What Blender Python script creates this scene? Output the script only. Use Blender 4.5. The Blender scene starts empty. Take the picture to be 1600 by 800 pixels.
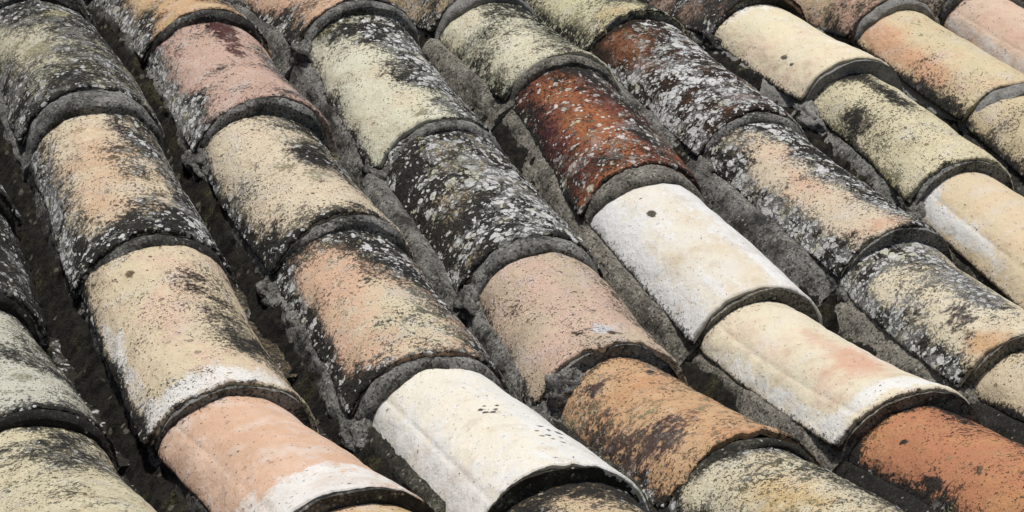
import bpy, math
import numpy as np
from mathutils import Matrix, Vector

# ------------------------------------------------------------------ camera, sky, sun, exposure
S = bpy.context.scene
COL = S.collection
PITCH = math.radians(20.0)
ROOF = Matrix.Translation((0, 0, 3.2)) @ Matrix.Rotation(PITCH, 4, 'X')      # roof frame: x across, y up the slope, z out of the roof
RT = ((0.92447960, -0.34551074, 0.16112049), (-0.02965000, -0.48651518, -0.87316886), (0.38007678, 0.80244957, -0.46001775))
cam = bpy.data.cameras.new('camera')
camo = bpy.data.objects.new('camera', cam)
COL.objects.link(camo)
cm = Matrix.Identity(4)
for i in range(3):
    cm[i][0], cm[i][1], cm[i][2] = RT[0][i], -RT[1][i], -RT[2][i]
cm[0][3], cm[1][3], cm[2][3] = -1.40942, -3.12042, 1.68407
camo.matrix_world = ROOF @ cm
cam.sensor_width = 36.0
cam.lens = 3844.44 / 1600 * 36
cam.clip_end = 500
S.camera = camo

SUN_DIR = (ROOF.to_3x3() @ Vector((-0.16, 0.24, 0.93))).normalized()          # towards the sun
elev = math.asin(SUN_DIR.z)
azim = math.atan2(SUN_DIR.x, SUN_DIR.y)
world = bpy.data.worlds.new('World')
S.world = world
world.use_nodes = True
wn = world.node_tree.nodes
sky = wn.new('ShaderNodeTexSky')
sky.sky_type = 'NISHITA'
sky.sun_disc = False
sky.sun_elevation = elev
sky.sun_rotation = azim
sky.dust_density = 3.0
bg = wn['Background']
bg.inputs['Strength'].default_value = 0.075
world.node_tree.links.new(sky.outputs[0], bg.inputs[0])
sun = bpy.data.lights.new('sun', 'SUN')
sun.energy = 3.5
sun.angle = math.radians(5)
sun.color = (1.0, 0.97, 0.93)
suno = bpy.data.objects.new('sun', sun)
COL.objects.link(suno)
suno.rotation_euler = SUN_DIR.to_track_quat('Z', 'Y').to_euler()
S.view_settings.view_transform = 'Standard'
S.view_settings.look = 'None'
S.view_settings.gamma = 1
S.view_settings.use_curve_mapping = False
S.view_settings.exposure = 0.05

# ------------------------------------------------------------------ numpy noise
_rng = np.random.RandomState(7)
_TAB = _rng.rand(4096)
def _h(i, j, k):
    return _TAB[(i * 73856093 ^ j * 19349663 ^ k * 83492791) & 4095]
def vnoise(x, y, z):
    i, j, k = (np.floor(a).astype(np.int64) for a in (x, y, z))
    fx, fy, fz = x - i, y - j, z - k
    fx, fy, fz = (a * a * (3 - 2 * a) for a in (fx, fy, fz))
    def L(a, b, t): return a + (b - a) * t
    return L(L(L(_h(i, j, k), _h(i + 1, j, k), fx), L(_h(i, j + 1, k), _h(i + 1, j + 1, k), fx), fy),
             L(L(_h(i, j, k + 1), _h(i + 1, j, k + 1), fx), L(_h(i, j + 1, k + 1), _h(i + 1, j + 1, k + 1), fx), fy), fz)
def fbm(x, y, z, sc, oc=3, rough=0.5):
    v, a, n = 0, 1.0, 0
    for o in range(oc):
        v = v + a * vnoise(x * sc + 17.3 * o, y * sc + 5.1 * o, z * sc + 9.7 * o)
        n += a
        a *= rough
        sc *= 2.03
    return v / n - 0.5                                                      # -0.5 .. 0.5

def smooth(a, b, x):
    t = np.clip((x - a) / (b - a), 0, 1)
    return t * t * (3 - 2 * t)

# ------------------------------------------------------------------ materials
def lin(h, k=0.86, sat=0.76):
    h = h.lstrip('#')
    v = [int(h[i:i + 2], 16) / 255 for i in (0, 2, 4)]
    g = 0.3 * v[0] + 0.59 * v[1] + 0.11 * v[2]
    v = [g + (c - g) * sat for c in v]
    return tuple((c / 12.92 if c <= 0.04045 else ((c + 0.055) / 1.055) ** 2.4) * k for c in v) + (1.0,)

class NT:
    """small helper that writes node trees"""
    def __init__(s, tree): s.t = tree; s.n = tree.nodes; s.l = tree.links
    def set(s, sock, v):
        if hasattr(v, 'is_output') or isinstance(v, bpy.types.NodeSocket): s.l.new(v, sock)
        else: sock.default_value = v
    def math(s, op, a, b=0.0, c=0.0, clamp=False):
        m = s.n.new('ShaderNodeMath'); m.operation = op; m.use_clamp = clamp
        for k, v in enumerate((a, b, c)): s.set(m.inputs[k], v)
        return m.outputs[0]
    def add(s, a, b): return s.math('ADD', a, b)
    def mul(s, a, b): return s.math('MULTIPLY', a, b)
    def mad(s, a, b, c): return s.math('MULTIPLY_ADD', a, b, c)
    def step(s, x, lo, hi):
        m = s.n.new('ShaderNodeMapRange'); m.interpolation_type = 'SMOOTHSTEP'
        s.set(m.inputs['Value'], x); s.set(m.inputs['From Min'], lo); s.set(m.inputs['From Max'], hi)
        return m.outputs[0]
    def mix(s, f, a, b, mode='MIX'):
        m = s.n.new('ShaderNodeMix'); m.data_type = 'RGBA'; m.blend_type = mode
        s.set(m.inputs[0], f); s.set(m.inputs[6], a); s.set(m.inputs[7], b)
        return m.outputs[2]
    def noise(s, v, sc, det=3.0, rough=0.55, dist=0.0):
        m = s.n.new('ShaderNodeTexNoise')
        s.set(m.inputs['Vector'], v); m.inputs['Scale'].default_value = sc; m.inputs['Detail'].default_value = det
        m.inputs['Roughness'].default_value = rough; m.inputs['Distortion'].default_value = dist
        return m.outputs['Fac'], m.outputs['Color']
    def voro(s, v, sc, feature='F1', rnd=1.0):
        m = s.n.new('ShaderNodeTexVoronoi'); m.feature = feature
        s.set(m.inputs['Vector'], v); m.inputs['Scale'].default_value = sc; m.inputs['Randomness'].default_value = rnd
        return m
    def attr(s, name):
        m = s.n.new('ShaderNodeAttribute'); m.attribute_name = name
        return m.outputs['Fac']
    def vadd(s, a, b):
        m = s.n.new('ShaderNodeVectorMath'); m.operation = 'ADD'; s.set(m.inputs[0], a); s.set(m.inputs[1], b)
        return m.outputs[0]
    def vscale(s, a, k):
        m = s.n.new('ShaderNodeVectorMath'); m.operation = 'SCALE'; s.set(m.inputs[0], a); s.set(m.inputs['Scale'], k)
        return m.outputs[0]
    def sep(s, c):
        m = s.n.new('ShaderNodeSeparateColor'); s.set(m.inputs[0], c)
        return m.outputs

CH = ('tint', 'stain', 'pale', 'crust', 'spots', 'moss')
def build_clay_group():
    g = bpy.data.node_groups.new('weathered clay', 'ShaderNodeTree')
    I = g.interface
    for nm, ty in (('ColA', 'Color'), ('ColB', 'Color'), ('ColC', 'Color'), ('Pale', 'Color'), ('CrustA', 'Color'), ('CrustB', 'Color'), ('Spot', 'Color'),
                   ('Seed', 'Vector'), ('Pores', 'Float'), ('SpotSize', 'Float'), ('SpotFree', 'Float')):
        I.new_socket(nm, in_out='INPUT', socket_type='NodeSocket' + ty)
    I.new_socket('Color', in_out='OUTPUT', socket_type='NodeSocketColor')
    I.new_socket('Height', in_out='OUTPUT', socket_type='NodeSocketFloat')
    N = NT(g)
    gi = N.n.new('NodeGroupInput').outputs
    go = N.n.new('NodeGroupOutput')
    tc = N.n.new('ShaderNodeTexCoord').outputs['Object']
    co = N.vadd(tc, gi['Seed'])
    _, wc = N.noise(co, 55, 2)
    wv = N.vscale(N.vadd(wc, (-0.5, -0.5, -0.5)), 0.012)
    co2 = N.vadd(co, wv)
    nL, _ = N.noise(co, 11, 3, 0.55)
    nM, _ = N.noise(co2, 42, 5, 0.65)
    nF, _ = N.noise(co, 170, 4, 0.7)
    nX, _ = N.noise(co, 520, 2, 0.6)
    def mask(ch, n, k, w):
        v = N.add(N.attr(ch), N.mul(N.add(n, -0.5), k))
        return N.step(v, 0.5 - w, 0.5 + w)
    nLM = N.mad(nL, 0.5, N.mul(nM, 0.5))
    nMF = N.mad(nM, 0.55, N.mul(nF, 0.45))
    nFX = N.mad(nF, 0.6, N.mul(nX, 0.4))
    stp = N.n.new('ShaderNodeVectorMath'); stp.operation = 'MULTIPLY'; N.set(stp.inputs[0], co2); stp.inputs[1].default_value = (1, 0.16, 1)
    nT, _ = N.noise(stp.outputs[0], 48, 4, 0.65)
    nPal = N.mad(nT, 0.40, N.mad(nM, 0.35, N.mul(nF, 0.25)))
    c = N.mix(mask('tint', nLM, 2.2, 0.30), gi['ColA'], gi['ColB'])
    c = N.mix(N.mul(mask('pale', nPal, 2.6, 0.17), 0.92), c, gi['Pale'])
    nP, nPc = N.noise(co2, 21, 4, 0.62)
    pc = N.sep(nPc)
    c = N.mix(N.mul(N.step(pc[0], 0.50, 0.68), 0.30), c, gi['Pale'])
    c = N.mix(N.mul(N.step(pc[1], 0.52, 0.68), 0.34), c, N.mix(0.5, gi['ColB'], lin('#a98a5c')))
    # fired-clay mottling and pores
    stv = N.n.new('ShaderNodeVectorMath'); stv.operation = 'MULTIPLY'; N.set(stv.inputs[0], co2); stv.inputs[1].default_value = (1, 0.10, 1)
    nS, _ = N.noise(stv.outputs[0], 70, 3, 0.6)
    val = N.mad(nF, 0.55, N.mad(nX, 0.30, N.mad(nL, 0.45, N.mad(nS, 0.22, 0.24))))
    cc = N.n.new('ShaderNodeCombineColor'); [N.l.new(val, cc.inputs[k]) for k in range(3)]
    c = N.mix(N.math('ADD', 0.40, gi['Pores'], clamp=True), c, cc.outputs[0], 'MULTIPLY')
    vp = N.voro(co2, 210)
    pr = N.sep(vp.outputs['Color'])
    thr = N.mad(pr[0], 0.42, 0.0)
    hole = N.step(N.mad(N.add(nX, -0.5), 0.3, vp.outputs['Distance']), thr, N.add(thr, -0.16))
    gate = N.step(N.add(N.mul(pr[1], 1.0), N.mul(N.add(nM, -0.5), 1.6)), N.math('SUBTRACT', 1.02, gi['Pores']), N.math('SUBTRACT', 1.10, gi['Pores']))
    pore = N.mul(hole, gate)
    fine = N.mul(N.mul(N.step(nX, 0.57, 0.68), N.step(N.mad(nP, 0.5, N.mul(nL, 0.5)), 0.40, 0.58)), N.mul(gi['Pores'], 1.0))
    pit = N.math('MAXIMUM', N.mul(pore, 0.85), fine)
    c = N.mix(pit, c, lin('#4a4034'))
    c = N.mix(mask('stain', nMF, 2.2, 0.14), c, gi['ColC'])
    # scattered larger chips
    vq = N.voro(co2, 46); q = N.sep(vq.outputs['Color'])
    chip = N.mul(N.step(N.mad(N.add(nF, -0.5), 0.35, vq.outputs['Distance']), 0.22, 0.12), N.mul(N.step(q[0], 0.86, 0.9), N.math('ADD', 0.12, N.mul(gi['Pores'], 1.6), clamp=True)))
    c = N.mix(N.mul(chip, 0.7), c, lin('#6b5a46'))
    # dark crust of lichen
    mC = mask('crust', N.mad(nL, 0.10, N.mad(nM, 0.46, N.mul(nF, 0.44))), 2.5, 0.12)
    mS = mask('crust', nFX, 3.6, 0.12)
    mD = N.math('MAXIMUM', mC, N.mul(mS, 0.8))
    cr = N.mix(N.step(nFX, 0.36, 0.66), gi['CrustA'], gi['CrustB'])
    c = N.mix(mD, c, cr)
    # moss and yellow lichen
    mM = mask('moss', nMF, 2.4, 0.12)
    mc = N.mix(N.step(nF, 0.4, 0.6), lin('#75704a'), lin('#cdc48c'))
    c = N.mix(N.mul(mM, 0.85), c, mc)
    # pale lichen: ragged rosettes of mixed size and merging crusts, in clusters
    sp = N.attr('spots')
    nC, nCc = N.noise(co, 26, 3, 0.6)
    cc2 = N.sep(nCc)
    clus = N.mul(N.add(nC, -0.5), 1.9)
    tot = None
    for sc, off, big in ((92, (0.3, 0.1, 0.7), 0.62), (190, (0.9, 0.4, 0.2), 0.62), (52, (0.2, 0.8, 0.5), 0.50)):
        vv = N.voro(N.vadd(co2, off), sc); r = N.sep(vv.outputs['Color'])
        d = N.mad(N.add(nF, -0.5), 0.55, N.mad(N.add(nX, -0.5), 0.30, vv.outputs['Distance']))
        th = N.mul(N.mad(N.mul(r[0], r[0]), 0.52, 0.12), N.mul(gi['SpotSize'], big * 2))
        blob = N.step(d, th, N.add(th, -0.09))
        lim = N.mul(sp, {92: 0.80, 190: 0.85, 52: 0.60}[sc])
        ok = N.step(N.add(clus, r[1]), N.add(lim, 0.04), N.add(lim, -0.04))
        m = N.mul(N.mul(blob, ok), N.mul(N.mad(r[2], 0.40, 0.80), N.step(sp, 0.04, 0.14)))
        tot = m if tot is None else N.math('MAXIMUM', tot, m)
    nK, _ = N.noise(co2, 85, 6, 0.72)
    kk = N.add(N.mul(N.add(nC, -0.5), -0.9), N.mad(N.add(sp, -0.5), 0.34, nK))
    merge = N.mul(N.mul(N.step(kk, 0.52, 0.60), N.step(sp, 0.08, 0.25)), 0.34)
    free = N.math('MAXIMUM', N.step(mD, 0.15, 0.85), gi['SpotFree'])
    tot = N.math('MAXIMUM', N.mul(tot, free), N.mul(merge, N.mul(free, N.step(nX, 0.30, 0.55))))
    spc = N.mix(N.step(nX, 0.25, 0.75), N.mix(0.25, gi['Spot'], lin('#5d5c54')), gi['Spot'])
    spc = N.mix(N.mul(N.step(cc2[1], 0.54, 0.66), 0.50), spc, lin('#9d9c90'))
    spc = N.mix(N.mul(N.step(cc2[2], 0.54, 0.64), 0.60), spc, lin('#c9c694'))
    c = N.mix(tot, c, spc)
    N.l.new(c, go.inputs['Color'])
    h = N.mad(nM, 0.9, N.mul(N.mad(nF, 0.75, N.mul(nX, 0.25)), N.math('ADD', 0.25, gi['Pores'], clamp=True)))
    h = N.add(h, N.mul(pit, -0.45)); h = N.add(h, N.mul(chip, -0.7))
    h = N.add(h, N.mul(mD, N.mad(nFX, 1.3, 0.1))); h = N.add(h, N.mul(tot, 0.7)); h = N.add(h, N.mul(mM, 0.4))
    N.l.new(h, go.inputs['Height'])
    return g
CLAY = build_clay_group()

def finish(mat, N, color, height, dist=0.004, rough=0.92, strength=1.0):
    b = N.n['Principled BSDF']
    N.set(b.inputs['Base Color'], color)
    b.inputs['Roughness'].default_value = rough
    b.inputs['Specular IOR Level'].default_value = 0.25
    bp = N.n.new('ShaderNodeBump'); bp.inputs['Distance'].default_value = dist; bp.inputs['Strength'].default_value = strength
    N.set(bp.inputs['Height'], height)
    N.l.new(bp.outputs[0], b.inputs['Normal'])

def clay(A, B=None, C=None, pale='#e6e3da', crust=('#171512', '#454139'), spot='#f2f1ea', seed=0, pores=0.35, size=1.0, free=0.10):
    m = bpy.data.materials.new('clay'); m.use_nodes = True
    N = NT(m.node_tree)
    g = N.n.new('ShaderNodeGroup'); g.node_tree = CLAY
    B = B or A; C = C or '#3f2f28'
    for k, v in (('ColA', lin(A)), ('ColB', lin(B)), ('ColC', lin(C)), ('Pale', lin(pale)), ('CrustA', lin(crust[0])), ('CrustB', lin(crust[1])), ('Spot', lin(spot)),
                 ('Seed', (seed * 1.37 % 5, seed * 0.73 % 7, seed * 2.11 % 3)), ('Pores', pores), ('SpotSize', size), ('SpotFree', free)):
        g.inputs[k].default_value = v
    finish(m, N, g.outputs['Color'], g.outputs['Height'])
    return m

def mortar_mat(c1, c2, dirt='#24211c', dirtiness=0.42, grain=1.0, seed=0, lichen=0.12):
    m = bpy.data.materials.new('mortar'); m.use_nodes = True
    N = NT(m.node_tree)
    co = N.vadd(N.n.new('ShaderNodeTexCoord').outputs['Object'], (seed * 0.7, seed * 1.3, seed * 0.37))
    nL, _ = N.noise(co, 14, 4, 0.6); nM, _ = N.noise(co, 60, 5, 0.65); nF, _ = N.noise(co, 260, 3, 0.7)
    c = N.mix(N.step(nM, 0.35, 0.65), lin(c1), lin(c2))
    vg = N.voro(co, 330); gr = N.sep(vg.outputs['Color'])
    c = N.mix(N.mul(N.step(gr[0], 0.80, 0.86), 0.55 * grain), c, lin('#b9b5a6'))
    c = N.mix(N.mul(N.step(gr[1], 0.78, 0.86), 0.75 * grain), c, lin('#2c2924'))
    nd = N.mad(nL, 0.5, N.mad(nM, 0.3, N.mul(nF, 0.2)))
    c = N.mix(N.mul(N.step(nd, 1.0 - dirtiness - 0.10, 1.0 - dirtiness + 0.06), 0.9), c, lin(dirt))
    vs = N.voro(co, 120); sr = N.sep(vs.outputs['Color'])
    d = N.mad(N.add(nF, -0.5), 0.6, vs.outputs['Distance'])
    sp = N.mul(N.step(d, 0.30, 0.20), N.step(sr[0], lichen + 0.02, lichen - 0.02))
    c = N.mix(N.mul(sp, 0.8), c, lin('#a9a893'))
    h = N.mad(nM, 1.0, N.mad(nF, 0.7, N.mul(gr[0], 0.35)))
    finish(m, N, c, h, 0.004, 0.95, 1.0)
    return m

MORT = {'grey': mortar_mat('#7a7871', '#97958e', dirtiness=0.46, seed=1),
        'dark': mortar_mat('#5d5b54', '#7d7a72', dirtiness=0.50, seed=2),
        'warm': mortar_mat('#7b7466', '#958e7e', dirtiness=0.44, seed=3),
        'smooth': mortar_mat('#827f78', '#98968f', dirtiness=0.36, grain=0.5, seed=4, lichen=0.04),
        'mossy': mortar_mat('#54543f', '#7a7963', dirtiness=0.52, seed=5, lichen=0.2),
        'black': mortar_mat('#3a3833', '#54524b', dirtiness=0.6, seed=6, lichen=0.16)}

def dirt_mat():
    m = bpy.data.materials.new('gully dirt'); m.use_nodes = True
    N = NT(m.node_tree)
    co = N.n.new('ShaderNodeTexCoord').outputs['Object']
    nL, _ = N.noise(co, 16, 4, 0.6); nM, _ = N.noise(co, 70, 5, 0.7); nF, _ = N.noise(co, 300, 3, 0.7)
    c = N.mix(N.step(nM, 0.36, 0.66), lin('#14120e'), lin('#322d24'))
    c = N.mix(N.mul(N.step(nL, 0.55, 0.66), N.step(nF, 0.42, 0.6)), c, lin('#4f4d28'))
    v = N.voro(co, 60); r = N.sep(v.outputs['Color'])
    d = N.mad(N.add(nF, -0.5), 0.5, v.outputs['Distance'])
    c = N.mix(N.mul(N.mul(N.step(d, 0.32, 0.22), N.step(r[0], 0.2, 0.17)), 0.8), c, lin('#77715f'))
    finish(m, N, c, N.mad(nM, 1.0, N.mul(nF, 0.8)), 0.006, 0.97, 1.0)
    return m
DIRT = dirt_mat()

# ------------------------------------------------------------------ mesh helpers
def mesh_obj(name, V, F, mat, parent=None, attrs=None, sharp=38):
    me = bpy.data.meshes.new(name)
    V = np.asarray(V, dtype=np.float32)
    quads = np.asarray(F, dtype=np.int32)
    me.vertices.add(len(V)); me.vertices.foreach_set('co', V.ravel())
    me.loops.add(quads.size); me.loops.foreach_set('vertex_index', quads.ravel())
    me.polygons.add(len(quads))
    me.polygons.foreach_set('loop_start', np.arange(len(quads), dtype=np.int32) * 4)
    me.polygons.foreach_set('loop_total', np.full(len(quads), 4, dtype=np.int32))
    me.update(calc_edges=True)
    me.validate()
    me.polygons.foreach_set('use_smooth', np.ones(len(me.polygons), dtype=bool))
    if sharp: me.set_sharp_from_angle(angle=math.radians(sharp))
    for k, a in (attrs or {}).items():
        at = me.attributes.new(k, 'FLOAT', 'POINT'); at.data.foreach_set('value', np.asarray(a, dtype=np.float32).ravel())
    me.materials.append(mat)
    o = bpy.data.objects.new(name, me)
    COL.objects.link(o)
    if parent: o.parent = parent
    return o

def grid_faces(nr, nc, base=0, wrap=False):
    i = np.arange(nr - 1)[:, None]; j = np.arange(nc if wrap else nc - 1)[None, :]
    j2 = (j + 1) % nc
    return np.stack(np.broadcast_arrays(base + i * nc + j, base + i * nc + j2, base + (i + 1) * nc + j2, base + (i + 1) * nc + j), -1).reshape(-1, 4)

def zroof(y):                      # the old roof sags a little and kicks up at the eaves
    yc = np.clip(y, -1.0, 1.3)
    return 0.02088 * yc ** 2 - 0.11183 * yc ** 3 + 0.25 * np.clip(-1.0 - y, 0, 1)

# ------------------------------------------------------------------ where the tiles lie: x, y, z of the lower lip in the roof frame
SP = 0.2835
LIPS = {
 'Z': [('Z0', -1.132, 0.120, 0.000), ('Z1', -1.136, -0.290, 0.0021), ('Z2', -1.130, -0.690, 0.0561), ('Z3', -1.134, -1.090, 0.172)],
 'A': [('Ax', -0.848, 0.42, -.005), ('A0', -0.830, -0.02, 0.000), ('A1', -0.8514, -0.3392, 0.0001), ('A2', -0.8428, -0.7304, 0.0621), ('A3', -0.845, -1.130, 0.186)],
 'B': [('B0', -0.565, 0.690, -0.022), ('B1', -0.5624, 0.2315, 0.0097), ('B2', -0.5633, -0.2132, 0.0024), ('B3', -0.5715, -0.6552, 0.0362), ('B4', -0.5629, -1.0772, 0.1645), ('B5', -0.555, -1.48, 0.275)],
 'C': [('C0', -0.280, 1.040, -0.095), ('C1', -0.2795, 0.6143, -0.0211), ('C2', -0.2858, 0.2230, -0.0023), ('C3', -0.2787, -0.1800, 0.0040), ('C4', -0.2856, -0.5842, 0.0243), ('C5', -0.2796, -0.9965, 0.1202), ('C6', -0.275, -1.40, 0.225)],
 'D': [('D0', -0.005, 1.030, -0.085), ('D1', -0.0072, 0.6150, 0.0017), ('D2', -0.0069, 0.1591, -0.0091), ('D3', -0.0052, -0.2460, -0.0019), ('D4', -0.0224, -0.5888, 0.0214), ('D5', -0.0173, -0.9620, 0.1176), ('D6', -0.010, -1.36, 0.220)],
 'E': [('Ex', .286, 1.16, -.13), ('E0', 0.286, 0.745, -0.035), ('E1', 0.2883, 0.3821, 0.0039), ('E2', 0.2728, -0.0146, -0.0090), ('E3', 0.2779, -0.4312, 0.0063), ('E4', 0.2845, -0.8428, 0.0939), ('E5', 0.290, -1.240, 0.200)],
 'F': [('F0', 0.560, 1.060, -0.120), ('F1', 0.5569, 0.6519, -0.0354), ('F2', 0.5650, 0.1834, -0.0096), ('F3', 0.5865, -0.2854, 0.0183), ('F4', 0.5733, -0.6690, 0.0590), ('F5', 0.575, -1.075, 0.175)],
 'G': [('Gx', 0.855, 1.140, -0.14), ('G0', 0.8559, 0.7418, -0.0400), ('G1', 0.8518, 0.3640, -0.0007), ('G2', 0.8543, -0.0329, 0.0055), ('G3', 0.855, -0.445, 0.020)],
 'H': [('Hx', 1.133, 1.120, -0.13), ('H0', 1.1328, 0.7054, -0.0273), ('H1', 1.1374, 0.2707, 0.0012), ('H2', 1.136, -0.140, 0.004)],
 'I': [('I0', 1.415, 0.850, -0.05), ('I1', 1.417, 0.355, 0.000)],
 'J': [('J0', 1.700, 0.720, -0.02), ('J1', 1.700, 0.300, 0.000)],
}
W0, H0, TH = 0.102, 0.073, 0.011          # half width and rise of a tile at its lip, thickness

# ------------------------------------------------------------------ the look of every tile:  b = base level per channel, k = patches (channel, s, t, rs, rt, amount)
# s runs across the tile (0 left foot, 1 right foot), t up the tile (0 lip, 1 where it dives under the tile above)
Tl = {}
def T(key, label, A, B=None, C=None, b=None, k=(), **kw):
    Tl[key] = dict(label=label, A=A, B=B, C=C, b=b or {}, k=k, kw=kw)

T('A0', 'nearly black lichened tile end at the left picture edge under the white flecked tile', '#a59c84', b=dict(crust=.85, spots=.25))
T('A1', 'short stretch of charcoal tile with grey flecks, lowest but two at the left edge', '#a8a389', b=dict(crust=.70, spots=.45, moss=.05), size=.8)
T('A2', 'greenish cream tile peppered black with a black rotted lip at the left edge', '#cdcab2', '#bebaa0', b=dict(crust=.24, moss=.14, spots=.2, tint=.4),
  k=(('crust', .85, .5, .2, 1, .4), ('crust', .45, -.02, .7, .08, .5), ('crust', .3, 1.0, .5, .12, .3)), pores=.6)
T('A3', 'cream tile with brown and yellow lichen on its right in the bottom left corner', '#d8cca2', '#cdbb8e', b=dict(crust=.11, tint=.4, moss=.08, spots=.2),
  k=(('crust', .66, .8, .28, .35, .40), ('moss', .7, .5, .14, .25, .3), ('spots', .78, .6, .1, .2, .7)), pores=.5)
T('B0', 'dark lichened tile cut off by the top left corner', '#b0a98c', b=dict(crust=.68, spots=.45))
T('B1', 'big black and grey lichened tile with yellow moss dabs above a wide mortar ring', '#bdb895', '#c9b793', b=dict(crust=.58, spots=.55, moss=.12, tint=.4),
  k=(('crust', .30, .62, .14, .18, -.35), ('pale', .52, .13, .25, .07, .55), ('moss', .60, .82, .10, .10, .45), ('moss', .38, .42, .06, .06, .45), ('moss', .25, .55, .2, .2, .15), ('crust', .5, 1.0, .5, .12, .4)), size=.8, pale='#c9cab9')
T('B2', 'tile with an ochre and orange heart ringed by black lichen, white flecks down its right', '#dfcda6', '#dab288', C='#4b3a3a', b=dict(crust=.12, spots=.30, moss=.12, tint=.35),
  k=(('crust', .10, .5, .16, .7, .52), ('crust', .86, .4, .25, .8, .72), ('crust', .5, .0, .7, .13, .75), ('stain', .58, .80, .13, .16, .62), ('crust', .62, .78, .10, .2, .2), ('spots', .9, .3, .3, .7, .45),
     ('spots', .08, .5, .1, .6, .45), ('tint', .38, .55, .14, .25, .35), ('tint', .33, .25, .1, .12, .35), ('moss', .55, .42, .12, .2, .15)), pores=.45)
T('B3', 'cream and pink tile with a white limewashed lip and a freckled right side', '#dcc89e', '#dcb496', C='#6d5636', b=dict(tint=.32, crust=.10, pale=.05),
  k=(('pale', .38, .05, .5, .09, .75), ('pale', .10, .45, .07, .45, .6), ('crust', .70, .33, .16, .22, .42), ('crust', .85, .2, .15, .3, .25), ('stain', .68, .3, .2, .28, .30), ('stain', .32, .83, .03, .03, .7), ('crust', .02, .4, .05, .8, .35),
     ('stain', .1, .0, .06, .06, .5), ('tint', .5, .5, .1, .3, .2), ('tint', .4, .55, .07, .5, .15), ('crust', .75, .7, .18, .3, .20)), pores=.42)
T('B4', 'smooth peach orange tile with a white lip band, bottom of the second row from left', '#dfae88', '#e3bb9c', b=dict(tint=.40, moss=.02),
  k=(('pale', .35, .14, .6, .16, .72), ('pale', .05, .6, .06, .5, .25), ('pale', .3, .0, .5, .12, .4), ('tint', .15, .7, .1, .5, .3)), pores=.14)
T('B5', 'tip of a yellow ochre tile poking out at the bottom edge', '#d6b473', '#d9a97c', b=dict(tint=.4, crust=.1))
T('C0', 'orange tile cut off by the top edge above the dark mortar arch', '#d3a06c', b=dict(crust=.2, spots=.3))
T('C1', 'orange ochre tile at the top edge with black and white lichen on its left flank', '#d8b27c', '#d69a60', b=dict(crust=.16, spots=.35, tint=.45, moss=.05),
  k=(('crust', .08, .5, .17, 1, .50), ('crust', .80, .5, .2, 1, .5), ('spots', .1, .5, .1, 1, .3)), pores=.5)
T('C2', 'short salmon pink tile with a dark red stain on its crown', '#cda48d', '#d0aa90', C='#5a302a', b=dict(tint=.30, crust=.12, spots=.35, moss=.02),
  k=(('stain', .56, .75, .10, .30, .70), ('stain', .6, .95, .12, .12, .5), ('crust', .06, .5, .12, .8, .60), ('crust', .17, .22, .10, .22, .55), ('spots', .12, .4, .12, .6, .55), ('crust', .78, .55, .16, .35, .55), ('spots', .8, .5, .15, .4, .4),
     ('crust', .45, .43, .12, .04, .30), ('pale', .3, .85, .1, .1, .25)), pores=.35)
T('C3', 'sandy beige tile finely freckled black, moss and lichen along its upper right', '#e0cda8', '#dcb894', C='#5b4a33', b=dict(tint=.28, crust=.13, moss=.09, spots=.2),
  k=(('crust', .80, .6, .2, .6, .42), ('crust', .60, .60, .12, .16, .40), ('crust', .66, .93, .2, .1, .45), ('crust', .05, .3, .12, .5, .28), ('crust', .08, .0, .16, .12, .6), ('moss', .68, .8, .12, .16, .3),
     ('moss', .55, .35, .15, .1, .2), ('spots', .85, .5, .15, .6, .4), ('crust', .62, .0, .3, .08, .35)), pores=.72)
T('C4', 'orange pink tile with its right half under black lichen, above the big white tile', '#deb08a', '#d9c8a0', C='#4d3a30', b=dict(tint=.28, crust=.12, spots=.25, moss=.06),
  k=(('crust', .82, .5, .25, .9, .62), ('crust', .56, .85, .13, .2, .48), ('crust', .05, .5, .11, 1, .48), ('crust', .10, .0, .25, .16, .5), ('crust', .55, .95, .5, .1, .45), ('tint', .52, .25, .17, .35, .55), ('spots', .8, .4, .25, .7, .35),
     ('pale', .62, .5, .10, .16, .50), ('pale', .32, .02, .1, .05, .6), ('moss', .62, .3, .15, .3, .2), ('moss', .3, .8, .3, .2, .12)), pores=.5, pale='#c3c4bf')
T('C5', 'big chalky white tile with clusters of dark pits, bottom centre', '#e8e0c9', '#e6d8ba', C='#4c473c', b=dict(tint=.25, pale=.30),
  k=(('pale', .12, .4, .12, .8, .4), ('pale', .75, .5, .2, .8, .45), ('pale', .4, .1, .5, .12, .2), ('stain', 0.46, 0.53, .016, .011, .85), ('stain', 0.49, 0.55, .016, .011, .85), ('stain', 0.52, 0.51, .016, .011, .85), ('stain', 0.50, 0.49, .016, .011, .85), ('stain', 0.47, 0.50, .016, .011, .85), ('stain', 0.54, 0.54, .016, .011, .85), ('stain', 0.58, 0.30, .016, .011, .85), ('stain', 0.61, 0.26, .016, .011, .85), ('stain', 0.64, 0.31, .016, .011, .85), ('stain', 0.60, 0.22, .016, .011, .85), ('stain', 0.66, 0.25, .016, .011, .85), ('stain', 0.57, 0.25, .016, .011, .85), ('stain', 0.63, 0.20, .016, .011, .85), ('stain', 0.68, 0.30, .016, .011, .85), ('stain', 0.62, 0.34, .016, .011, .85), ('stain', .17, .88, .03, .03, .6), ('tint', .45, .5, .12, .3, .3),
     ('crust', .97, .5, .1, 1, .3)), pores=.06, pale='#e4e2da')
T('C6', 'speckled ochre tile crown rising from the bottom edge below the white tile', '#d5bd8c', '#d7a57c', b=dict(tint=.40, crust=.18, spots=.1, moss=.1),
  k=(('crust', .75, .8, .2, .6, .5), ('crust', .3, .85, .15, .1, .3)), pores=.7)
T('D0', 'grey lichened tile cut off by the top edge left of the pale mortar', '#b9ab8d', b=dict(crust=.5, spots=.3))
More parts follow.
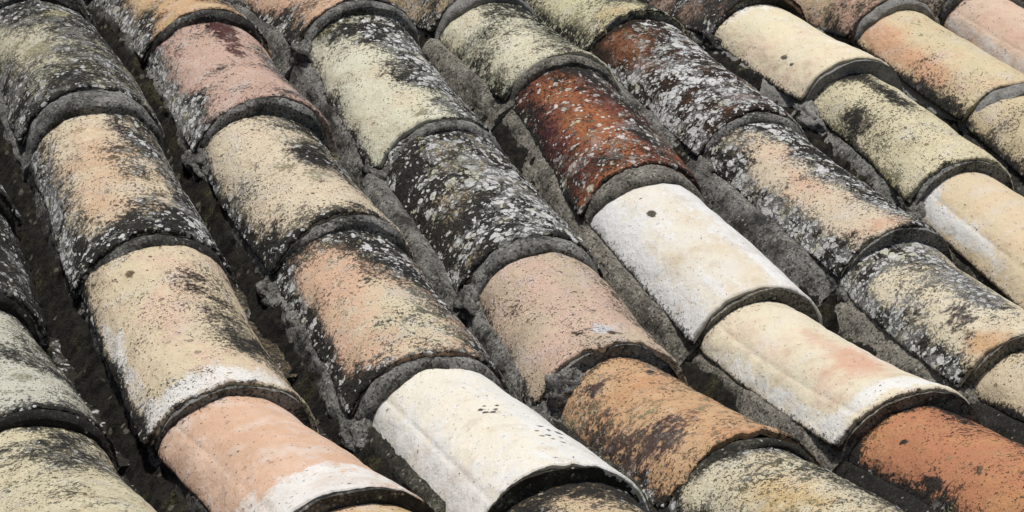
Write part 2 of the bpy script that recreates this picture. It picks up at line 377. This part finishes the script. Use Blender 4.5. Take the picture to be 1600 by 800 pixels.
T('D1', 'peach tile at the top edge with black lichen spreading over its right side', '#dcb189', '#d8a27c', b=dict(crust=.14, spots=.25, tint=.4), k=(('crust', .75, .4, .28, 1, .6), ('crust', .1, .2, .12, .3, .3)), pores=.45)
T('D2', 'half pale green, half black tile, white rosettes packed over its right side', '#dcd9b8', '#d8c8a0', b=dict(crust=.06, spots=.20, tint=.3, moss=.05),
  k=(('crust', .76, .5, .30, .9, .90), ('crust', .45, .95, .35, .16, .70), ('spots', .75, .4, .28, .8, .62), ('pale', .12, .45, .10, .6, .35), ('moss', .4, .92, .25, .1, .4), ('moss', .42, .04, .25, .06, .40), ('tint', .4, .3, .1, .6, .3), ('spots', .5, .1, .2, .15, .3)), pores=.35, pale='#dcdcc0', size=1.05)
T('D3', 'black tile densely dotted with white rosettes and a brown beige patch near its top, centre', '#cdb990', '#cfa878', b=dict(crust=.74, spots=.50, moss=.08, tint=.4),
  k=(('crust', .42, .76, .12, .14, -.22), ('spots', .65, .35, .25, .5, .30), ('spots', .12, .5, .16, 1, -.35), ('moss', .45, .72, .12, .2, .25)), size=1.15, pores=.5)
T('D4', 'sandy pink tile with a broken, notched lip and dark pits in the middle', '#cfb795', '#d8b298', C='#5a4a3a', b=dict(tint=.36, crust=.10),
  k=(('tint', .45, .75, .08, .5, .3), ('tint', .30, .12, .1, .15, .5), ('tint', .68, .45, .12, .2, .5), ('stain', .32, .42, .08, .14, .44), ('stain', .42, .2, .05, .06, .5), ('pale', .55, .17, .07, .08, .75), ('stain', .57, .11, .03, .04, .9),
     ('crust', .85, .4, .15, .6, .35), ('crust', .02, .4, .06, .8, .3), ('pale', .8, .5, .1, .8, .25)), pores=.62, pale='#d5d3d6')
T('D5', 'tan orange tile with purple brown stains and a ragged lip, below the broken tile', '#d6a874', '#cf8f5c', C='#564038', b=dict(tint=.45, stain=.26, crust=.14, spots=.15, moss=.16),
  k=(('stain', .15, .62, .12, .22, .34), ('stain', .30, .28, .17, .16, .42), ('stain', .30, .84, .08, .07, .4), ('stain', .62, .82, .04, .05, .5), ('crust', .86, .5, .16, .9, .5), ('spots', .12, .72, .05, .06, .7), ('spots', .32, .22, .05, .06, .6),
     ('moss', .05, .85, .1, .12, .3), ('moss', .8, .4, .15, .4, .25), ('stain', .06, .3, .08, .3, .3)), pores=.42, pale='#e2bd90')
T('D6', 'cream tile crusted with black pepper dots and orange blots at the bottom edge', '#dcd0aa', '#d9b676', b=dict(tint=.30, crust=.32, spots=.25, moss=.12),
  k=(('tint', .35, .6, .12, .2, .4), ('moss', .3, .55, .15, .2, .25), ('crust', .8, .6, .2, .8, .35), ('crust', .08, .7, .15, .4, .2)), pores=.8, size=.9)
T('E0', 'brown speckled tile cut off by the top edge just left of the yellow lichened tile', '#c0a274', b=dict(crust=.42, spots=.45, moss=.15), k=(('pale', .6, .1, .3, .2, .3),))
T('E1', 'pale yellow lichened tile with black scribbles, above the rust red tile', '#dfd8b2', '#dcc8a0', b=dict(tint=.28, crust=.20, moss=.08, spots=.45),
  k=(('crust', .6, .75, .3, .3, .28), ('crust', .82, .4, .2, .8, .35), ('pale', .4, .3, .3, .3, .18), ('crust', .05, .3, .1, .6, .3)), pores=.62, spot='#deddb8', size=1.1)
T('E2', 'rust red and maroon tile sprinkled with white lichen, upper centre', '#864330', '#b86632', C='#502528', b=dict(tint=.38, stain=.36, crust=.20, spots=.32, moss=.06),
  k=(('stain', .12, .6, .16, .5, .25), ('tint', .45, .45, .16, .45, .45), ('crust', .80, .6, .20, .7, .60), ('spots', .8, .6, .2, .6, .30), ('spots', .35, .25, .25, .25, .28), ('crust', .35, .08, .15, .12, .2), ('crust', .62, .95, .2, .1, .4), ('spots', .1, .7, .2, .4, -.2)), pores=.5, spot='#efe6da', size=.85, free=.85, pale='#a85a34')
T('E3', 'clean chalk white and buff tile with one small dark chip, right of centre', '#e2dac6', '#dcc8a4', C='#57503f', b=dict(tint=.30, pale=.34),
  k=(('pale', .08, .4, .12, .9, .5), ('pale', .12, .8, .2, .3, .4), ('pale', .78, .5, .15, .9, .4), ('tint', .62, .55, .12, .35, .3), ('tint', .45, .1, .2, .1, .15), ('stain', .40, .70, .028, .028, .95)), pores=.05, pale='#e6e5e1')
T('E4', 'buff tile with a salmon blush and a white ridged lip, lower right of centre', '#e3d5b2', '#dda985', b=dict(tint=.22, pale=.10),
  k=(('tint', .55, .34, .13, .20, .62), ('tint', .3, .5, .1, .3, .2), ('pale', .45, .07, .3, .05, .8), ('pale', .08, .5, .09, .9, .55), ('pale', .75, .5, .15, .9, .3), ('moss', .62, .16, .04, .04, .3)), pores=.07, pale='#e8e7de')
T('E5', 'clean terracotta orange tile with black blotches along its left, bottom right corner', '#c87c50', '#cf9052', C='#3a302a', b=dict(tint=.32, crust=.10),
  k=(('stain', .06, .6, .12, .7, .58), ('stain', .18, .55, .05, .07, .60), ('stain', .30, .82, .03, .02, .9), ('stain', .34, .45, .06, .1, .48), ('stain', .72, .8, .16, .6, .50), ('moss', .3, .6, .3, .3, .12), ('moss', .10, .30, .07, .10, .4), ('crust', .75, .9, .2, .5, .4), ('crust', .05, .3, .12, .5, .3), ('crust', .02, .5, .05, 1, .4)), pores=.32, pale='#cf8d60')
T('F0', 'lichened tile cut off by the top edge right of centre', '#c9be92', b=dict(crust=.4, spots=.4))
T('F1', 'yellow green crusted tile with a ragged lip at the top edge', '#d3cb9a', '#d5b97e', b=dict(tint=.28, crust=.26, spots=.35, moss=.18),
  k=(('crust', .05, .3, .14, .8, .45), ('tint', .45, .12, .15, .12, .4), ('crust', .8, .5, .2, 1, .4)), pores=.6, spot='#dcdcb6')
T('F2', 'red brown tile almost hidden under snow white lichen flakes, upper right of centre', '#8e5330', '#b06a33', C='#4a2a1e', b=dict(crust=.66, spots=.66, tint=.3, moss=.05),
  k=(('spots', .22, .88, .22, .16, -.75), ('crust', .30, .85, .16, .22, -.35), ('moss', .42, .8, .1, .2, .25), ('spots', .5, 1.0, .6, .07, -.7), ('crust', .1, .4, .16, .5, .2), ('stain', .2, .9, .15, .15, .3)), pores=.5, spot='#f2f2ee', size=1.25, free=.5, crust=('#1c140f', '#4d3a2b'))
T('F3', 'peach hearted tile edged by black and white lichen, right of the white and buff tile', '#decaa6', '#dcab86', C='#41322e', b=dict(tint=.30, crust=.06, spots=.34, moss=.10),
  k=(('crust', .68, .55, .20, .6, .80), ('crust', .10, .4, .15, .8, .70), ('crust', .35, .93, .35, .1, .42), ('spots', .6, .55, .2, .5, .40), ('spots', .12, .35, .15, .5, .4), ('tint', .42, .5, .1, .3, .25), ('stain', .25, .05, .15, .1, .5), ('stain', .3, .75, .1, .12, .4), ('crust', .9, .5, .2, 1, .3), ('tint', .5, .05, .3, .05, .5)), pores=.55, size=1.2)
T('F4', 'beige tile with blackened edges and an orange lip corner, by the right edge', '#e2d2ac', '#dba972', C='#4a3a36', b=dict(tint=.15, crust=.14, spots=.60, moss=.06),
  k=(('crust', .62, .6, .2, .6, .55), ('crust', .06, .5, .12, 1, .62), ('crust', .3, .95, .35, .12, .55), ('stain', .40, .30, .10, .16, .5), ('stain', .27, .2, .14, .12, .38), ('spots', .65, .6, .2, .5, .40), ('tint', .32, .04, .15, .09, .7), ('spots', .1, .7, .15, .4, .25), ('spots', .55, .45, .05, .05, .9)), pores=.52, spot='#ecebe4', size=1.1)
T('F5', 'plain sandy beige tile cut off by the right edge, lower right', '#d8c49c', '#d2b48c', b=dict(tint=.35, crust=.06), k=(('crust', .03, .5, .06, 1, .4),), pores=.5)
T('G0', 'maroon speckled tile end at the top edge, above the clean cream tile', '#a08068', '#8f6a5a', C='#3c2a28', b=dict(crust=.45, spots=.35, stain=.3, tint=.4), size=.7)
T('G1', 'clean smooth cream tile with two dark pocks, at top right', '#e6d7ae', '#e0c09e', C='#5d5546', b=dict(tint=.28, pale=.08),
  k=(('tint', .10, .3, .2, .5, .35), ('stain', .26, .34, .025, .03, .95), ('stain', .24, .24, .02, .02, .9), ('pale', .45, .97, .3, .06, .6), ('pale', .7, .4, .12, .8, .3), ('moss', .5, .45, .1, .2, .1)), pores=.12, pale='#ece8d6')
T('G2', 'yellowish cream tile pitted black on its left, below the clean cream tile', '#e0d4a6', '#e0cb9c', b=dict(tint=.35, crust=.09, moss=.10),
  k=(('crust', .18, .62, .22, .35, .24), ('crust', .66, .75, .12, .3, .45), ('crust', .55, .95, .15, .06, .4), ('moss', .04, .4, .08, .7, .3), ('crust', .0, .4, .05, .8, .3), ('pale', .5, .85, .1, .06, .3)), pores=.72)
T('G3', 'greyish white and buff tile with a sharp left flange, cut off by the right edge', '#dcc69c', '#dbb98c', b=dict(tint=.3), k=(('pale', .16, .80, .14, .5, .85), ('pale', .4, .98, .35, .06, .5)), pores=.12, pale='#dcdcd8')
T('H0', 'pink and olive tile end at the top edge, above the orange cream tile', '#d3a487', '#b6a274', b=dict(tint=.42, crust=.28, moss=.15), k=(('crust', .2, .05, .4, .2, .25), ('tint', .5, .5, .1, .3, -.3)), pores=.75)
T('H1', 'apricot and cream tile with a brown mossy left edge, top right', '#dbc797', '#e0a97c', C='#6a5a3a', b=dict(tint=.28, crust=.03, moss=.05),
  k=(('tint', .25, .75, .17, .3, .50), ('tint', .22, .35, .1, .22, .45), ('stain', .04, .5, .09, .9, .46), ('stain', .12, .1, .15, .13, .40), ('crust', .02, .4, .08, .8, .45), ('moss', .5, .6, .12, .2, .1), ('crust', .08, .2, .15, .4, .2)), pores=.36)
T('H2', 'yellowish sand coloured tile at the right edge, below the apricot tile', '#d8c495', '#d4b78a', b=dict(tint=.35, crust=.10, moss=.10), k=(('crust', .02, .6, .08, 1, .3),), pores=.6)
T('I1', 'rosy cream tile with a whitish left flange in the top right corner', '#dfbf9f', '#dcae90', b=dict(tint=.36), k=(('pale', .12, .6, .15, .8, .60), ('tint', .4, .4, .1, .4, .3)), pores=.2, pale='#dcd3c8')
# the rows go on beyond the picture edges
BEYOND = 'weathered clay cover tile of the rows going on past the picture edge'
for q_, key in enumerate(('Gx', 'Hx', 'I0', 'B0', 'C0', 'D0', 'F0', 'Ex', 'Ax', 'Z0', 'Z1', 'Z2', 'Z3', 'J0', 'J1')):
    T(key, BEYOND, ('#c9b48c', '#d2a880', '#b9ab8c', '#d6c8a2')[q_ % 4], ('#c99c74', '#cdb994')[q_ % 2], b=dict(crust=.22 + .1 * (q_ % 3), spots=.3, tint=.4, moss=.08), k=(('crust', .8, .5, .25, .9, .4),))
SKIP = set()

# collar = how far the mortar shows below the lip (m), out = how far the bedding sticks out beyond the left foot, drop = step down to the next tile
GEO = {k: dict(collar=.010, out=.012, mort='grey', drop=.024, rag=.0034, crease=0.0, notch=(), slope={'A': .06, 'B': .06, 'C': .08, 'D': .20, 'E': .28}.get(k[0], .42)) for k in Tl}
def G(k, **kw):
    if 'drop' in kw: kw['drop'] *= .82
    GEO[k].update(kw)
G('A0', mort='black'); G('A1', mort='black', rag=.004); G('A2', mort='black', rag=.004, collar=.012); G('A3', mort='black')
G('B0', mort='dark'); G('B1', collar=.052, out=.010, mort='grey', drop=.022, rag=.003); G('B2', collar=.020, mort='dark', out=.006, drop=.020, rag=.006)
G('B3', collar=.004, mort='grey', rag=.003, out=-.002); G('B4', collar=.006, mort='dark', out=.002, crease=.0035, rag=.0015)
G('C1', collar=.018, mort='dark', out=.004); G('C2', collar=.012, mort='grey', out=.004, drop=.034); G('C3', collar=.010, mort='grey', out=.004); G('C4', collar=.022, mort='grey', out=.006)
G('C5', collar=.004, mort='mossy', out=.010, crease=.004, drop=.034); G('C6', mort='mossy')
G('D1', collar=.026, mort='grey', out=.022, drop=.030); G('D2', collar=.030, mort='grey', out=.016, drop=.018); G('D3', collar=.030, mort='grey', out=.030, drop=.020)
G('D4', collar=-.004, mort='grey', out=.008, notch=((.27, .013, .155), (.56, .014, .135)), rag=.004, drop=.030); G('D5', wu=.080, collar=.010, mort='mossy', out=.022, rag=.006, drop=.022, notch=((.55, .010, .2),)); G('D6', mort='black')
G('E0', collar=.030, mort='smooth', out=.01, drop=.026); G('E1', collar=.018, mort='warm', out=.022); G('E2', collar=.038, mort='warm', out=.010, drop=.022, rag=.004)
G('E3', collar=.005, mort='warm', out=.020, drop=.028, rag=.0018); G('E4', collar=.004, mort='warm', out=.012, crease=.0035, rag=.003, drop=.036); G('E5', mort='black', out=.012, wu=.088)
G('F1', collar=.0, mort='grey', out=.02, rag=.006, drop=.024); G('F2', collar=.020, mort='grey', out=.022, drop=.024); G('F3', collar=.006, mort='grey', out=.028, drop=.032); G('F4', collar=.008, mort='warm', out=.012, rag=.004); G('F5', mort='black', out=.012)
G('G0', collar=.0, mort='dark', drop=.03); G('G1', collar=.006, mort='smooth', out=.010, rag=.0012, drop=.036); G('G2', wu=.088, collar=.008, mort='grey', out=.006, drop=.036); G('G3', mort='mossy', out=.004, crease=.0035)
G('H0', collar=.020, mort='smooth', out=.004); G('H1', wu=.090, collar=.026, mort='smooth', out=.004, drop=.026); G('H2', mort='dark', out=.008); G('I0', collar=.01); G('I1', mort='mossy', out=.006, crease=.003)

LEGS = {'A': .022, 'B': .022, 'C': .026, 'D': .030, 'E': .020}
WIDE = {'A': .004, 'B': .005, 'C': .007, 'D': .008, 'E': .003}
GROUP = 'curved clay cover tiles laid in rows down the roof'

def make_tile(key, lip, prev, nxt_geo_prev, seed):
    """one cover tile as a closed shell, with its mortar bed; lip = (x, y, z) of its own lower lip, prev = that of the tile above"""
    g = GEO[key]; d = Tl[key]
    lx, ly, lz = lip
    px, py, pz = prev
    pd = nxt_geo_prev
    span = py - ly
    over = 0.07
    NS, NT_ = 112, 150
    # rows along the tile, finer near the lip
    tt = np.concatenate([np.linspace(0, 0.05, 22)[:-1], np.linspace(0.05, 1 + over / span, NT_ - 21)])
    ss = np.linspace(0, 1, NS)
    t, s = np.meshgrid(tt, ss, indexing='ij')
    Wt = W0 * (1 + 0.02 * math.sin(seed * 2.1)) + WIDE.get(key[0], 0); Wu = WIDE.get(key[0], 0) + g.get('wu', 0.086 if g['crease'] else 0.096) * (1 + 0.03 * math.sin(seed * 3.3)); Hu = 0.064
    hl = H0 * (1 + 0.05 * math.sin(seed * 1.7))
    w = Wt + (Wu - Wt) * np.clip(t, 0, 1.2)
    h = hl + (Hu - hl) * np.clip(t, 0, 1.2)
    w = w * (1 - 0.14 * smooth(0.985, 1.06, t))
    cx = (px - lx) * t
    ztop = pz + H0 - pd - Hu - lz
    cz = ztop * t + (-0.010 * 4 * t * (1 - t)) * 0.0
    off = np.array([lx, ly, lz])
    th = np.pi * s
    ex = 1.02
    ca, sa = np.cos(th), np.sin(th)
    LEG = LEGS.get(key[0], 0.016)
    X = -np.sign(ca) * np.abs(ca) ** ex * w * (1 + 0.09 * (1 - np.clip(t, 0, 1)) * (1 - np.abs(sa)) ** 4) + cx
    Z = np.abs(sa) ** ex * (h + LEG) - LEG + cz
    rho = 0.055 * math.sin(seed * 5.1)
    X, Z = X + Z * rho + 0.006 * math.sin(seed * 4.3) * np.sin(np.pi * np.clip(t, 0, 1)), Z - (X - cx) * rho * 0.6 - 0.005 * (0.5 + math.sin(seed * 7.7)) * np.sin(np.pi * np.clip(t, 0, 1))
    # hand-made unevenness
    q = seed * 3.17
    lipc = 0.22 * (0.5 + math.sin(seed * 9.1))
    at = {c: np.full(t.shape, d['b'].get(c, 0.0)) for c in CH}
    sc_ = {'A': 1.0, 'B': .96, 'C': .92, 'D': .87, 'E': .81, 'F': .77, 'G': .74, 'H': .71, 'I': .69, 'J': .68, 'Z': 1.0}[key[0]]
    side = {'A': 1.0, 'B': 1.0, 'C': 1.0, 'D': 1.0, 'E': .35}.get(key[0], .25) * (0.0 if g['crease'] else 1.0) * (.5 if key == 'B3' else 1.0)
    at['crust'] = at['crust'] + side * 0.50 * np.exp(-(s / 0.085) ** 2)
    at['spots'] = at['spots'] + side * 0.30 * np.exp(-(s / 0.10) ** 2)
    at['crust'] = at['crust'] + 0.42 * np.exp(-(s / 0.040) ** 2) + lipc * np.exp(-((t + .004) / 0.012) ** 2) + 0.30 * np.exp(-((t - 1.0) / 0.05) ** 2)
    for (c, a, b, ra, rb, am) in d['k']:
        a, ra = a * sc_, ra * sc_
        at[c] = at[c] + am * np.exp(-(((s - a) / ra) ** 2 + ((t - b) / rb) ** 2))
    if d['b'].get('crust', 0) > 0.05 or d['kw'].get('pores', .35) > .3:
        at['crust'] = at['crust'] + 0.72 * fbm(X + q, t * span - q, Z, 15, 2) + 0.34 * fbm(X - q, t * span, Z, 34, 2)
        at['spots'] = at['spots'] * (1 + 1.2 * fbm(X + q, t * span, Z + q, 22, 2))
        at['moss'] = at['moss'] + 0.06 + 0.55 * fbm(X, t * span + 2 * q, Z, 18, 2) * (at['moss'] > 0.03)
    n1 = fbm(X + q, t * span + q, Z, 9, 3); n2 = fbm(X + q, t * span - q, Z, 38, 3); n3 = fbm(X - q, t * span + q, Z, 130, 2)
    rough = 0.35 + 0.9 * np.clip(d['b'].get('crust', 0) + 0.2 * d['kw'].get('pores', .35), 0, 1)
    dis = 0.013 * n1 + 0.0035 * n2 * (0.6 + rough) + 0.0022 * n3 * rough
    dis = dis + 0.0042 * np.clip(at['crust'], 0, 1) * (fbm(X + q, t * span, Z - q, 210, 2) + 0.10)
    nx, nz = -ca * h, sa * w
    ln = np.sqrt(nx ** 2 + nz ** 2) + 1e-9
    nx, nz = nx / ln, nz / ln
    if g['crease']:                                     # a flange pressed along the left foot
        dis = dis + g['crease'] * (smooth(0.19, 0.13, s) * 0.12 - 0.30 * np.exp(-((s - 0.185) / 0.012) ** 2))
    dl = t * span
    dis = dis - 0.0028 * np.clip(1 - dl / 0.0040, 0, 1) ** 2                       # worn lip
    dis = dis - 0.004 * (np.clip(1 - s / 0.025, 0, 1) ** 2 + np.clip(1 - (1 - s) / 0.025, 0, 1) ** 2)
    Xo, Zo = X + nx * dis, Z + nz * dis
    rag = g['rag'] * (fbm(ss * 0 + q, ss * .35, ss * 0 + 2, 14, 2) * 3.6 + fbm(ss * 0 + q, ss * .35, ss * 0, 55, 3) * 3.0 + fbm(ss * 0 + q, ss * .35, ss * 0, 150, 2) * 1.6)
    for (sc, am, wd) in g['notch']:
        rag = rag + am * np.clip(1 - ((ss - sc) / wd) ** 2, 0, 1)
    Y = t * span + np.broadcast_to(rag[None, :], t.shape) * smooth(0.06, 0.0, dl)
    # the lip line of the inner face follows the outer one
    Xi = X - nx * TH * 0.9; Zi = Z - nz * TH * 0.9
    Yi = Y + 0.0015 * (t == 0)
    nr = len(tt)
    Vo = np.stack([Xo, Y, Zo], -1); Vi = np.stack([Xi, Yi, Zi], -1)[:, ::-1]
    loop = np.concatenate([Vo, Vi], 1)                                              # closed cross-section, swept along the tile
    nc = loop.shape[1]
    V = loop.reshape(-1, 3)
    F = grid_faces(nr, nc, 0, wrap=True)
    # end walls: quads between outer and inner points
    j = np.arange(NS - 1)
    for r, flip in ((0, False), (nr - 1, True)):
        a = r * nc
        f = np.stack([a + j, a + nc - 1 - j, a + nc - 2 - j, a + j + 1], -1)
        F = np.concatenate([F, f[:, ::-1] if flip else f])
    full = {}
    for c in CH:
        inner = np.full(t.shape, 0.12 if c == 'crust' else 0.0)
        full[c] = np.concatenate([at[c], inner], 1).ravel()
    mat = clay(d['A'], d['B'], d['C'], seed=seed, **d['kw'])
    o = mesh_obj('roof_tile', V, F[:, ::-1], mat, None, full)
    o.matrix_world = ROOF @ Matrix.Translation(off)
    o['label'] = d['label']; o['category'] = 'roof tile'; o['kind'] = 'thing'; o['group'] = GROUP
    # ---------------- the mortar bed under the tile, showing as a ring below the lip and as a flank on the left
    NA = 90
    col = g['collar']; ov = g['out']
    y0 = -col; y1 = span - GEO_PREV_COLLAR.get(key, 0.01) + 0.015
    y1 = max(y1, span * 0.9)
    yy = np.concatenate([y0 + np.linspace(0, 0.02, 7)[:-1], np.linspace(y0 + 0.02, y1, 84)])
    cut = TH * 0.55
    a1 = np.linspace(0, np.pi, 56)
    def section(tv):
        w_ = Wt + (Wu - Wt) * tv; h_ = hl + (Hu - hl) * tv
        ct = cut + 0.020 * float(smooth(0.006, 0.04, tv * span))
        ax = -np.cos(a1) * (w_ - ct); az = np.sin(a1) * (h_ + LEG - ct) - LEG
        ax = ax + az * rho
        e = float(smooth(0.24, 0.0, tv))                # towards the lip the flank sinks to meet the bed of the next tile
        wf = w_ + ov - 0.006 * e; zf = -0.020 * e
        sl = g['slope']
        up = np.array([[-wf - 0.120 * sl, -0.12], [-wf - 0.085 * sl, -0.090], [-wf - 0.052 * sl, -0.064 + zf * .5], [-wf - 0.026 * sl, -0.042 + zf], [-wf - .004 * sl, -0.026 + zf], [-wf + 0.010, -0.014 + zf]])
        # subdivide the flank
        k = np.linspace(0, 5, 26); fl = np.stack([np.interp(k, range(6), up[:, 0]), np.interp(k, range(6), up[:, 1])], -1)
        fr = fl[::-1] * np.array([-1, 1]); 
        arch = np.stack([ax, az], -1)
        return np.concatenate([fl, arch, fr])
    rows = []
    for y in yy:
        tv = y / span
        sec = section(max(min(tv, 1.1), -0.1))
        rows.append(np.stack([sec[:, 0] + (px - lx) * tv, np.full(len(sec), y), sec[:, 1] + ztop * max(tv, -.2)], -1))
    P = np.array(rows)
    m1 = fbm(P[..., 0] - q, P[..., 1] + q, P[..., 2], 16, 3); m2 = fbm(P[..., 0] + 2 * q, P[..., 1], P[..., 2] + q, 60, 3)
    flank = np.ones(P.shape[1]); na = len(a1); flank[26:26 + na] = 0.5
    m3 = fbm(P[..., 0] - q, P[..., 1] - q, P[..., 2], 170, 2)
    amp = (0.015 * m1 + 0.008 * m2 + 0.004 * m3) * flank[None, :]
    cdir = np.zeros(P.shape[1]); cdir[:26] = -1; cdir[-26:] = 1
    cdir[26:26 + na] = -np.cos(a1)
    P[..., 0] += cdir * amp
    P[..., 2] += np.concatenate([np.zeros(26), np.sin(a1), np.zeros(26)])[None, :] * amp
    if col > 0.008:                                     # smeared ring: round its front edge off
        e = np.clip(1 - (yy - y0) / 0.012, 0, 1) ** 2
        P[:, 26:26 + na, 0] += (np.cos(a1) * 0.008)[None] * e[:, None]; P[:, 26:26 + na, 2] -= (np.sin(a1) * 0.008)[None] * e[:, None]
    e2 = np.clip(1 - (yy - y0) / 0.02, 0, 1)[:, None]
    P[..., 1] += fbm(P[..., 0] + q, P[..., 2], P[..., 0] * 0, 22, 3) * e2 * (0.022 if col > .008 else 0.012)
    n = P.shape[1]
    front = P[0]
    cen = np.array([front[:, 0].mean(), y0, 0.0])
    rings = []
    for kk in np.linspace(0.08, 0.999, 12)[::-1]:
        R_ = cen + (front - cen) * kk
        R_[:, 1] = front[:, 1] + (cen[1] - front[:, 1]) * 0 + 0.008 * fbm(R_[:, 0] * 1 + q, R_[:, 2] * 1, R_[:, 0] * 0 + 3, 40, 3) * (1 - kk ** 4)
        rings.append(R_)
    cap = np.array(rings)[::-1]
    allP = np.concatenate([cap, P], 0)
    mf = grid_faces(len(allP), n, 0)
    lm = MORT[g['mort']]
    def lump(cx_, cy_, cz_, rx, ry, rz, sd):
        u = np.linspace(0, 2 * np.pi, 41)[:-1]; v = np.linspace(0.02, np.pi - 0.02, 26)
        Vv, Uu = np.meshgrid(v, u, indexing='ij')
        dx, dy, dz = np.sin(Vv) * np.cos(Uu), np.sin(Vv) * np.sin(Uu), np.cos(Vv)
        k = 1 + 1.1 * fbm(dx + sd, dy, dz, 1.6, 3) + 0.5 * fbm(dx, dy + sd, dz, 5, 3) + .3 * fbm(dx, dy, dz + sd, 14, 2)
        mesh_obj('mortar_lump', np.stack([cx_ + dx * rx * k, cy_ + dy * ry * k, cz_ + dz * rz * k], -1).reshape(-1, 3), grid_faces(26, 40, 0, True), lm, o, None, 0)
    if math.sin(seed * 12.9) > -0.2: lump(-Wt + .014, -.012 + .008 * math.sin(seed * 2), -.046 if key[0] in 'ABC' else -.036, .028, .052, .026, seed)
    if key == 'D4': lump(-Wt + .040, -.006, .000, .036, .028, .034, 77)
    if key == 'D5': pass
    b = mesh_obj('mortar_bed', allP.reshape(-1, 3), mf[:, ::-1], MORT[g['mort']], o, None, 50)
    return o

GEO_PREV_COLLAR = {}
for row in LIPS.values():
    for up, lo in zip(row[:-1], row[1:]):
        GEO_PREV_COLLAR[lo[0]] = GEO[up[0]]['collar']

seed = 1
for rname, row in LIPS.items():
    for i, (key, x, y, z) in enumerate(row):
        seed += 1
        if key in SKIP: continue
        if i == 0:
            prev = (x, y + 0.42, z - 0.03); pd = 0.03
        else:
            pk, qx, qy, qz = row[i - 1]
            prev = (qx, qy, qz); pd = GEO[pk]['drop']
        make_tile(key, (x, y, z), prev, pd, seed)

# ------------------------------------------------------------------ the roof under the tiles, channel tiles and dirt in the gullies
def sheet(name, x0, x1, y0, y1, nx, ny, fz, mat):
    X, Y = np.meshgrid(np.linspace(x0, x1, nx), np.linspace(y0, y1, ny), indexing='xy')
    Z = zroof(Y) + fz(X, Y)
    o = mesh_obj(name, np.stack([X, Y, Z], -1).reshape(-1, 3), grid_faces(ny, nx), mat, None, None, 0)
    o.matrix_world = ROOF
    return o
o = sheet('roof', -2.2, 3.2, -1.75, 2.6, 60, 60, lambda X, Y: -0.16 + 0 * X, MORT['black']); o['kind'] = 'structure'
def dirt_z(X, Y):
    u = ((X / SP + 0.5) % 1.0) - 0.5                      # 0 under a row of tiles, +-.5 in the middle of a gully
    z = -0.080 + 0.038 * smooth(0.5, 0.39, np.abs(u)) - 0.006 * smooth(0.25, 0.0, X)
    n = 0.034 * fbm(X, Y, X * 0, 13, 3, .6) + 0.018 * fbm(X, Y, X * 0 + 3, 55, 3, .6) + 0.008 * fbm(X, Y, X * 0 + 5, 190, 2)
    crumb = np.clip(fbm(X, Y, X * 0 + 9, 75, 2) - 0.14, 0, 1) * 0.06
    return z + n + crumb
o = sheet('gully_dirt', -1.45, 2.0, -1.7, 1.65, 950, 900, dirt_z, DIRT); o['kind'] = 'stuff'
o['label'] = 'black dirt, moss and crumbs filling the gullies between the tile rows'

def channel_tile(label, xm, y_lip, length, seed, A, **kw):
    NS, NR = 50, 90
    u = np.linspace(-1, 1, NS); v = np.linspace(0, 1, NR)
    v = np.concatenate([np.linspace(0, .03, 10)[:-1], np.linspace(.03, 1, NR - 9)])
    V_, U = np.meshgrid(v, u, indexing='ij')
    y = y_lip + V_ * length
    X = U * (0.072 - 0.008 * V_)
    Zb = zroof(y) - 0.068 + 0.030 * np.abs(U) ** 2 - 0.016 * V_
    n = 0.010 * fbm(X + seed, y, X * 0, 20, 3) + 0.006 * fbm(X, y + seed, X * 0, 90, 3)
    y = y + 0.02 * fbm(U + seed, U * 0, U * 0, 3, 3) * (1 - V_)
    top = np.stack([X, y - y_lip, Zb + n - zroof(y_lip)], -1)
    bot = top[:, ::-1] + np.array([0, 0, -0.016])
    loop = np.concatenate([top, bot], 1)
    nr, nc = loop.shape[:2]
    F = grid_faces(nr, nc, 0, wrap=True)
    j = np.arange(NS - 1)
    F = np.concatenate([F, np.stack([j, nc - 1 - j, nc - 2 - j, j + 1], -1)])
    at = {c: np.full(nr * nc, kw.get(c, 0.0)) for c in CH}
    o = mesh_obj('channel_tile', loop.reshape(-1, 3), F[:, ::-1], clay(A, seed=seed + 40, pores=.6), None, at)
    o.matrix_world = ROOF @ Matrix.Translation((xm, y_lip, zroof(y_lip)))
    o['label'] = label; o['category'] = 'channel tile'; o['kind'] = 'thing'; o['group'] = 'hollow channel tiles in the gullies'
GX = {a: -0.985 + 0.2835 * i + 0.2835 for i, a in enumerate('abcdefg')}      # gully middles from the left
channel_tile('dirty hollow channel tile showing left of the cream and pink tile', GX['a'], -0.62, .46, 1, '#776c55', crust=0.62, moss=.15, spots=.25)
channel_tile('black hollow channel tile low in the gully left of the peach orange tile', GX['a'], -1.02, .46, 2, '#70664f', crust=0.74, moss=.12, spots=.15)
channel_tile('brown mossy channel tile between the cream and pink tile and the orange pink tile', GX['b'], -0.40, .44, 3, '#7d6a4c', crust=0.48, moss=.22, spots=.15)
channel_tile('dark channel tile lower down beside the white limewashed lip', GX['b'], -0.80, .46, 4, '#6a604b', crust=0.68, moss=.12, spots=.2)
channel_tile('mossy channel tile at the foot of the pale green and black tile', GX['c'], 0.16, .42, 5, '#7c714f', crust=0.50, moss=.25, spots=.15)
channel_tile('blackened channel tile beside the sandy beige freckled tile', GX['c'], -0.22, .44, 6, '#6a614c', crust=0.72, moss=.10, spots=.1)
